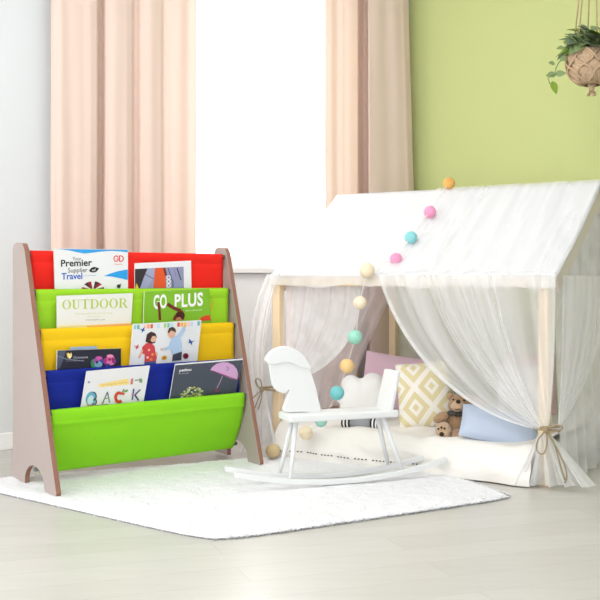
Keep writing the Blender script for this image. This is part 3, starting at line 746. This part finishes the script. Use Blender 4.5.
# pocket 2 (in front of lime): OUTDOOR and the green one
k = Book(2, [(57, 295.8), (133, 293.2), (131, 327), (57, 329)], 'white OUTDOOR book with lime lettering, second tier', cover=(230, 229, 224))
k.text('OUTDOOR', 62.3, 309.4, 128, 307.6, 9.4, (184, 204, 84), serif=True)
k.text('Enjoy the outdoor life with your family', 75, 314.4, 113, 313.5, 1.5, (206, 214, 140)); k.text('and friends', 88, 317.2, 100, 316.9, 1.3, (206, 214, 140)); k.text('www.outdoor.com', 85.5, 320.5, 105, 320.1, 1.4, (120, 120, 120))
k.poly([(57.2, 325.8), (92, 324.8), (131.1, 322.9), (131.0, 326), (57.2, 328)], (236, 224, 150)); k.poly([(86, 325.8), (110, 324.4), (131.1, 323.5), (131, 326), (88, 327.5)], (244, 176, 100)); k.done()
k = Book(2, [(144.5, 291.8), (209, 288.6), (211.5, 322), (143.5, 325)], 'green GO PLUS book with bent dancer on cover, second tier', cover=(126, 184, 40), edge_col=(236, 238, 226))
k.text('GO', 153.5, 308.7, 166.8, 307.6, 13.2, (246, 246, 244), bold=.03); k.text('PLUS', 174.6, 307.3, 203, 305.2, 12.6, (246, 246, 244), bold=.03, space=1.08)
k.text('Sport and leisure', 185.5, 311.3, 202, 310.3, 1.5, (226, 240, 200))
br = (112, 42, 30)
k.line([(160, 320), (159.5, 311), (158.3, 302)], 2.6, br); k.line([(167.5, 304), (173, 307.6), (181, 311)], 3.6, br); k.line([(181, 311), (183.5, 315), (182, 319.6)], 3.2, br); k.line([(181, 311), (176, 315.5), (174, 320)], 3.2, br)
k.ell(180.5, 315.4, 4.2, 4, (74, 26, 22)); k.ell(179, 319, 2.4, 2, (196, 120, 96))
k.poly([(199, 320.8), (201.5, 317), (206, 315.4), (210, 315.2), (211, 320.4)], (222, 64, 36)); k.poly([(211, 312), (213.5, 303), (212, 300), (210.5, 306)], (190, 180, 40)); k.done()
# pocket 3 (in front of yellow): dark book, its neighbour behind, and the children cover
k = Book(3, [(70, 347.2), (97, 346.0), (97, 370), (70, 371)], 'thin grey-blue book peeping over the dark one, third tier', gap=.078, th=.003, cover=(150, 172, 196)); k.done()
k = Book(3, [(57.5, 350.6), (121, 348.4), (121, 368), (57, 371)], 'dark navy book with glowing pink and green figures, third tier', gap=.046, cover=(34, 34, 52), th=.010, edge_col=(232, 232, 220))
k.poly([(57.6, 351), (66, 350.8), (63, 360), (60, 368), (57.3, 369)], (74, 82, 104)); k.line([(58, 356), (66, 359), (84, 361)], .8, (120, 130, 150))
k.poly([(66.5, 353.5), (68.5, 352.6), (69.5, 353.8), (71.5, 352.6), (72, 356), (70, 359), (67.5, 357.5)], (236, 206, 90)); k.line([(68.5, 354), (70, 358), (71.6, 354)], .7, (255, 250, 230))
k.text('Octonauts', 73.4, 358.6, 88, 358.0, 2.2, (206, 206, 214)); k.text('explore the great big ocean', 66, 361.5, 84, 360.8, 1, (150, 150, 170))
for x, y, rx, ry, c in ((94, 363.5, 3.4, 4.6, (50, 140, 90)), (97, 362, 3.6, 4.4, (150, 80, 160)), (98.5, 364.5, 4, 3, (120, 170, 200)), (99, 358, 3.4, 1.8, (210, 90, 170)), (103, 361, 2.4, 2.2, (60, 70, 160)),
                        (106, 361, 2.4, 3.4, (180, 50, 120)), (110.5, 358.5, 4, 4.2, (214, 90, 150)), (110.5, 362.8, 4.2, 2.6, (226, 120, 170)), (110, 356, 3.4, 1.4, (240, 150, 190)), (114, 361, 2.2, 2.4, (150, 50, 130)), (107.4, 365, 2.6, 1.6, (70, 60, 150))): k.ell(x, y, rx, ry, c)
k.ell(97, 362.3, 1.2, 1.4, (30, 30, 50)); k.ell(109.6, 359.6, 1.3, 1.3, (120, 30, 80)); k.ell(112.6, 359, .9, 1, (120, 30, 80)); k.done()
k = Book(3, [(133.2, 324.2), (201.5, 320.2), (197.5, 358), (130, 364)], 'white book with two playing children on cover, third tier', gap=.044, cover=(229, 230, 234), lean=4)
cols = [(150, 200, 220), (110, 190, 160), None, (250, 200, 190), (244, 170, 120), (226, 90, 70), None, (190, 220, 235), None, (170, 210, 120), (130, 200, 190), (200, 225, 230), None, (226, 90, 70), (246, 180, 70), (246, 196, 110), (250, 205, 190), (200, 215, 235), None, (120, 180, 200)]
for i, c in enumerate(cols):
    x = 133.8+i*3.35
    if c: k.poly([(x, 325.2-i*.2), (x+2.5, 325.1-i*.2), (x+2.4, 329.2-i*.2), (x-.1, 329.4-i*.2)], c)
def bird(x, y, s_, c, fl=1):
    k.poly([(x-3*s_*fl, y-1.6*s_), (x-.4*s_*fl, y-.6*s_), (x+2.4*s_*fl, y-3*s_), (x+1.8*s_*fl, y-.2*s_), (x+3*s_*fl, y+.4*s_), (x+1.0*s_*fl, y+1*s_), (x-.6*s_*fl, y+3.2*s_), (x-.4*s_*fl, y+.6*s_)], c)
bird(142.3, 330, 1.0, (48, 96, 170)); bird(191.5, 342, 1.15, (48, 96, 170), -1); bird(136.5, 347, .95, (214, 70, 76))
sk = (226, 176, 150)
# girl in red
k.poly([(145.5, 341.5), (147, 334), (151, 331.6), (155, 333), (156.8, 337), (155, 343), (150, 344)], (62, 42, 40)); k.ell(153.2, 338.6, 3.0, 3.6, sk); k.poly([(148, 336), (151, 332.4), (156, 334), (156.3, 336), (152.5, 336), (150.4, 340), (148.5, 342)], (62, 42, 40))
k.poly([(142.2, 347), (146.5, 343), (152, 343.6), (154.8, 346.5), (155.6, 353), (157, 357), (155.8, 362.5), (144.3, 363.5), (144.8, 354), (141.8, 353.5)], (208, 66, 74))
k.ell(149, 350, 1.2, 1.2, (240, 180, 150)); k.ell(152.5, 354.5, 1.3, 1.3, (236, 150, 80)); k.ell(147.5, 357.5, 1.2, 1.2, (240, 200, 190)); k.ell(151, 359.5, 1.6, 1.4, (226, 130, 60))
k.line([(142.3, 350), (140.6, 355), (138.6, 357.8)], 2, sk); k.line([(156, 352), (157, 355.5)], 1.8, sk); k.poly([(144.3, 362), (156, 361), (156, 364), (144.4, 365)], (70, 90, 140))
# boy in pale blue reaching up
k.line([(177, 339), (181.5, 333), (184.3, 328)], 3.8, (176, 200, 230)); k.ell(184.6, 326.6, 1.4, 1.3, sk)
k.ell(171.5, 333.5, 3.8, 4.4, sk); k.poly([(167.6, 332), (169.2, 328), (173, 326.8), (175.6, 329), (176, 333), (174, 331.5), (171, 330.4), (169, 333.5)], (74, 52, 46))
k.poly([(171, 339), (176, 335.6), (180.5, 337.6), (182, 344), (182, 352), (176, 355.6), (172.2, 354), (170, 346)], (178, 202, 232)); k.line([(171.5, 342), (169.5, 347.5), (163.5, 349.6)], 2.6, (178, 202, 232)); k.ell(161.8, 349.3, 1.5, 1.1, sk)
k.poly([(173, 354.5), (182, 351.5), (181.4, 360.2), (172, 361)], (62, 66, 82))
k.ell(164.2, 357.8, 2.9, 2.1, (214, 160, 40), -.3); k.ell(164.2, 357.8, 1.3, .9, (150, 100, 30), -.3); k.ell(185.7, 356, 2.9, 2.9, (122, 22, 50)); k.ell(185.7, 356, 1.4, 1.4, (80, 10, 36)); k.done()
# pocket 4 (in front of blue): BACK and the umbrella
k = Book(4, [(87, 371.6), (150, 365.8), (143.3, 403), (81, 408)], 'white book with picture letters spelling BACK, lowest tier', gap=.040, lean=12, depth=.040, cover=(232, 230, 233))
k.poly([(98.5, 384.2), (128, 378.3), (129.2, 384.3), (99, 387.5)], (248, 220, 140)); k.text('everything you need for', 101, 386.3, 127.5, 383, 2.2, (206, 170, 90))
k.poly([(131, 379), (133.2, 378), (132.8, 384), (130.4, 384.6)], (206, 110, 90)); k.line([(134.8, 380.3), (141, 379.8)], .9, (90, 100, 100)); k.poly([(139.5, 378), (142.4, 379), (142, 383), (139, 382.2)], (130, 160, 110)); k.ell(89, 382.2, 1.1, 1.2, (150, 156, 170))
# B (bird-like bulb), A (pencil), C (apple), K (crayons)
k.ell(91, 398.5, 5.2, 7.2, (96, 168, 196), .3); k.ell(90.6, 400, 3, 4.8, (196, 220, 226), .3); k.ring(93.6, 396.2, 3.2, 4.4, 1.2, (60, 66, 84), -1.8, 1.8); k.ring(94, 401.5, 3, 3.6, 1.3, (70, 70, 90), -1.6, 2.2); k.line([(87, 405), (93, 405.4)], 1, (220, 120, 60))
k.line([(102.5, 403.4), (107.5, 392), (109.6, 402.6)], 1.2, (110, 118, 130)); k.line([(104.3, 398.8), (109.2, 398)], 1, (120, 160, 110)); k.line([(101.5, 403.6), (103.6, 403.2)], 1.4, (206, 150, 60))
k.ring(119, 397.4, 4.8, 6.0, 3.0, (206, 72, 44), .75, 5.5); k.ell(123, 393.8, 1.8, 1.3, (206, 72, 44)); k.line([(122.5, 392.5), (124, 389)], 1.1, (96, 130, 60)); k.ell(126.2, 391, 2.2, 1.1, (120, 160, 80), -.4)
k.line([(132.2, 400), (133.8, 388.8)], 1.5, (70, 84, 150)); k.line([(135, 394.8), (140.3, 389.6)], 1.5, (84, 96, 140)); k.line([(134.6, 394.6), (138.6, 400.4)], 1.7, (64, 58, 120)); k.ell(132.5, 394.4, 1.0, 1.0, (226, 110, 130))
k.poly([(94, 405.6), (108, 404.0), (108, 406.5), (94, 408)], (44, 84, 40)); k.done()
k = Book(4, [(175.5, 364.2), (243, 358.8), (235.5, 393), (169.5, 400)], 'charcoal book with pink umbrella on cover, lowest tier', gap=.040, lean=12, depth=.040, cover=(72, 78, 92), th=.005, edge_col=(236, 236, 236))
k.line([(175.6, 364.6), (242.8, 359.3)], 1.2, (238, 238, 240))
k.text('petitou', 179, 371.6, 191.6, 370.6, 2.5, (236, 236, 238), bold=.03, shear=.2); k.text('the rainy day', 178.6, 374.3, 189, 373.4, 1.3, (200, 204, 212))
k.poly([(210.3, 370), (212.4, 366.8), (216.5, 363.8), (222, 362.2), (228, 362.4), (233.5, 365), (237, 369.4), (238, 374.5), (237, 380), (230, 378), (222, 374.8), (216, 372)], (216, 168, 214))
k.poly([(210.3, 370), (214, 370.8), (222, 373.8), (237.1, 379.2), (237, 380), (222, 374.9)], (170, 70, 130)); k.line([(226, 366.5), (229, 368), (226.5, 371)], .6, (120, 96, 160)); k.line([(222.6, 376), (219.5, 383), (216.6, 388.5)], .8, (180, 150, 190))
k.line([(216.6, 388), (216, 391.5), (217.8, 390.6)], 1.4, (170, 44, 96))
rr = random.Random(4)
for i in range(90):
    x = rr.uniform(-1, 1); y = rr.uniform(0, 1)
    if x*x+y*y > 1: continue
    k.ell(192.5+x*12.5, 397.5-y*10.5-x*1.2, .9+.6*rr.random(), .7+.4*rr.random(), [(200, 206, 150), (160, 176, 120), (226, 226, 196), (90, 110, 84), (190, 186, 90)][i % 5], lay=k.lay+1+i % 12, n=8)
k.done()

# ------------------------------------------------------------------ rocking horse
hd_ = V((.936, .352, 0)).normalized(); hl = V((-.352, .936, 0)).normalized()
HO = at(290, 487, 3.732); HO.z = 0
def hp(a, l, z): return HO+hd_*a+hl*l+UP*z
horse = thing('rocking_horse', hp(.24, .06, 0), 'white wooden rocking horse chair standing on the fluffy rug', 'rocking horse')
RG = .017           # on top of the rug pile
def rockz(a): return RG+(a-.222)**2/(2*1.76)
for l in (-.010, .112):
    b = MB(); n = 28
    pts_ = [(lerp(-.215, .66, i/n)) for i in range(n+1)]
    out = [hp(a, l, rockz(a)) for a in pts_]+[hp(a, l, rockz(a)+.02) for a in pts_[::-1]]
    b.prism(out, hl*.022); b.build('rocker', M['horse'], horse, bevel=.003)
SZ = .288
for (fa, fl), (ta, tl) in (((0, 0), (.035, .03)), ((.0, .122), (.04, .082)), ((.47, 0), (.395, .03)), ((.465, .122), (.395, .082))):
    b = MB(); b.tube([hp(fa, fl, rockz(fa)+.012), hp(lerp(fa, ta, .5), lerp(fl, tl, .5), .15), hp(ta, tl, SZ-.024)], [.0072, .009, .010], 12); b.build('leg', M['horse'], horse)
b = MB(); b.box(hp(-.004, -.012, SZ-.028), hd_*.450, hl*.135, UP*.028); b.build('seat', M['horse'], horse, bevel=.007)
pl = hp(0, .052, 0)
def hpx(pts_): return [hit(x, y, pl, hl) for x, y in pts_]
def smooth_poly(p, n=4):
    out = []
    for i in range(len(p)):
        a, b_, c, d = (V((*p[(i+k) % len(p)], 0)) for k in (-1, 0, 1, 2))
        for q in range(n):
            t = q/n
            v = .5*((2*b_)+(c-a)*t+(2*a-5*b_+4*c-d)*t*t+(3*b_-a-3*c+d)*t**3); out.append((v.x, v.y))
    return out
hz = [(268, 360), (269.5, 355.5), (275, 350.5), (283, 347.8), (291, 348.6), (298, 352.2), (304, 358), (308, 365), (312, 375), (316, 388), (318.5, 400), (320, 411.6), (303, 411.7), (284.5, 411.4), (286, 403), (288.5, 394), (289.5, 389.5), (286, 392.8), (281, 392.6), (276, 389.5), (272.8, 383), (271.5, 375), (270, 366)]
hz2 = []
sm_ = smooth_poly(hz, 3)
b = MB(); b.prism(hpx(sm_), hl*.022); b.build('head_board', M['horse'], horse, bevel=.004)
mane = [(266.6, 361), (268.5, 355.5), (274, 350), (283, 346.8), (291.5, 347.8), (299, 351.6), (305, 357.6), (309, 364.6), (310.5, 369), (304, 367.8), (297, 366), (292.5, 363.6), (286, 362.2), (279, 363.4), (272, 364.6)]
b = MB(); b.prism([q-hl*.007 for q in hpx(smooth_poly(mane, 3))], hl*.036); b.build('mane', M['horse'], horse, bevel=.005)
b = MB()
bq = [hp(.405, -.008, SZ-.004), hp(.405, .118, SZ-.004), hp(.440, .113, SZ+.150), hp(.440, -.003, SZ+.150)]
b.prism(bq, hd_*.020); b.build('backrest', M['horse'], horse, bevel=.006)

# ------------------------------------------------------------------ hanging plant
PD = 4.6; pp = PD/F
pc = at(592, 71, PD)
plant = thing('hanging_plant', pc, 'trailing green plant in knotted jute pot hanging before the green wall', 'plant')
jute = P('knotted jute', rgb(196, 168, 138), .95, .9, 120, var=.2, vscale=40)
leafm = P('green leaf', rgb(138, 158, 108), .5, .1, 60, var=.3, vscale=20)
leafl = P('young green leaf', rgb(132, 160, 58), .5, .1, 60, var=.15, vscale=20)
leafd = P('grey green leaf', rgb(128, 142, 116), .55, .1, 60, var=.3, vscale=25)
def potr(z):
    t = (z+.065)/.157; return .106*math.sqrt(max(.02, 1-(1.7*t-1.05)**2*.8))
b = MB(); n = 40
def potfn(u, v):
    z = lerp(-.065, .092, v); w = 2*PI*u; r = potr(z)*(1+.05*abs(math.sin(w*9+v*14))*1+.10*n3(math.cos(w)*5, math.sin(w)*5, v*7)); return pc+V((r*math.cos(w), r*math.sin(w), z))
b.grid(potfn, 72, 24); b.build('macrame_pot', jute, plant, solid=.004)
b = MB()
for i in range(8):
    w = 2*PI*i/8+.2
    for tw in (-1, 1):
        b.tube([pc+V((1.10*potr(z)*math.cos(w+tw*.38*math.sin((z+.065)/.157*2*PI)), 1.10*potr(z)*math.sin(w+tw*.38*math.sin((z+.065)/.157*2*PI)), z)) for z in [lerp(-.062, .09, q/16) for q in range(17)]], .0055, 6)
b.build('knotted_net', jute, plant)
b = MB(); tz = -.065
b.tube([pc+V((0, 0, tz+.01)), pc+V((0, 0, tz-.012)), pc+V((-.004, 0, tz-.03))], [.026, .012, .010], 10)
for i in range(9):
    w = i*2.4; b.tube([pc+V((-.004, 0, tz-.022)), pc+V((.016*math.cos(w), .016*math.sin(w), tz-.036)), pc+V((.02*math.cos(w)-.003, .02*math.sin(w), tz-.048))], .0035, 5)
b.build('tassel_knot', jute, plant)
ctop = V((pc.x+.012, pc.y, CZ))
for i in range(6):
    w = 2*PI*i/6+.5; q = pc+V((.088*math.cos(w), .088*math.sin(w), .088))
    MB().tube([q, q.lerp(ctop, .5), ctop], .0032, 6).build('cord', jute, plant)
MB().ball(pc+V((0, 0, .085)), (.082, .082, .02), nu=16, nv=8).build('soil', P('potting soil', rgb(70, 56, 44), .95, .6, 90), plant)
def leaf(b, base, d, up, l, w, mi=0, curl=.2):
    d = V(d).normalized(); sd = d.cross(V(up)).normalized(); n_ = sd.cross(d)
    N = 6; vs = []; fs = []
    for i in range(N+1):
        t = i/N; ww = w*math.sin(PI*min(1, t**.75*1.0))*(1 if t < 1 else 0); c = V(base)+d*l*t-UP*curl*l*t*t
        vs += [c-sd*ww/2+n_*ww*.12, c, c+sd*ww/2+n_*ww*.12]
    for i in range(N): o = i*3; fs += [(o, o+3, o+4, o+1), (o+1, o+4, o+5, o+2)]
    b.add(vs, fs, mi)
b = MB(); rr = random.Random(11)
for i in range(170):
    w = rr.uniform(0, 2*PI); r = rr.uniform(.0, .085); base = pc+V((r*math.cos(w), r*math.sin(w), .09+rr.uniform(0, .11)*(1-r/.16)))
    el = rr.uniform(-.3, .9); d = V((math.cos(w+rr.uniform(-.5, .5)), math.sin(w+rr.uniform(-.5, .5)), el))
    l = rr.uniform(.055, .10); leaf(b, base, d, UP+V((.2, -.5, 0)), l, l*.85, rr.choice([0, 0, 1, 2]), rr.uniform(.1, .5))
b.build('foliage', [leafm, leafd, leafl], plant)
b = MB()
st = [at(566, 57, PD), at(559, 62, PD-.02), at(556, 68, PD-.03), at(555, 73, PD-.03), at(548, 78, PD-.03), at(550, 84, PD-.03)]
b.tube(st, .0028, 6)
for (x, y), (x2, y2), w_, m_ in (((566, 57.5), (560, 60.5), .03, 0), ((555, 64), (548, 62.5), .022, 0), ((564, 47), (556, 49), .02, 0), ((556, 74), (545.5, 76), .032, 0), ((555, 74.5), (566.5, 73), .034, 0), ((552, 81), (556.5, 94.5), .036, 2)):
    a_ = at(x, y, PD-.02); c_ = at(x2, y2, PD-.03); leaf(b, a_, c_-a_, V((0.1, -1, .35)), (c_-a_).length, w_, m_, 0)
b.tube([at(570, 50, PD), at(565, 47, PD-.01), at(560, 48, PD-.02)], .0025, 6)
b.build('trailing_vine', [leafm, leafd, leafl], plant)

# ------------------------------------------------------------------ light, camera, look
w = bpy.data.worlds.new('daylight'); SC.world = w; w.use_nodes = True
bg = w.node_tree.nodes['Background']; bg.inputs['Color'].default_value = (.97, .985, 1, 1); bg.inputs['Strength'].default_value = 1.6
def area(name, loc, target, sx, sy, power, col=(1, 1, 1)):
    l = bpy.data.lights.new(name, 'AREA'); l.shape = 'RECTANGLE'; l.size = sx; l.size_y = sy; l.energy = power; l.color = col
    o = bpy.data.objects.new(name, l); COL.objects.link(o); o.location = loc
    o.rotation_euler = (V(target)-V(loc)).to_track_quat('-Z', 'Y').to_euler(); return o
wc = wp((S0+S1)/2, -.5, 1.65)
area('window_daylight', wc, wc+wn*1.0-UP*.25, 1.3, 1.7, 21, (1, .99, .97))
area('fill_light', (-1.2, 1.6, 2.65), (-.1, 4.2, .3), 1.6, 1.6, 16, (1, .995, .985))  # added fill from the front left, no fixture there

area('fill_light', (.15, 3.2, 2.66), (.35, 4.5, .3), 1.2, 1.2, 14, (1, .995, .99))  # added fill to brighten the tent front and quilt
cam = bpy.data.cameras.new('camera'); co = bpy.data.objects.new('camera', cam); COL.objects.link(co)
co.location = CAM; co.rotation_euler = (PI/2, 0, 0)
cam.sensor_width = 36; cam.sensor_fit = 'HORIZONTAL'; cam.lens = 36*F/600; cam.shift_y = -(300-HY)/600; cam.clip_start = .05
SC.camera = co
vs_ = SC.view_settings; vs_.view_transform = 'Standard'; vs_.look = 'None'; vs_.exposure = .63; vs_.gamma = 1; vs_.use_curve_mapping = False
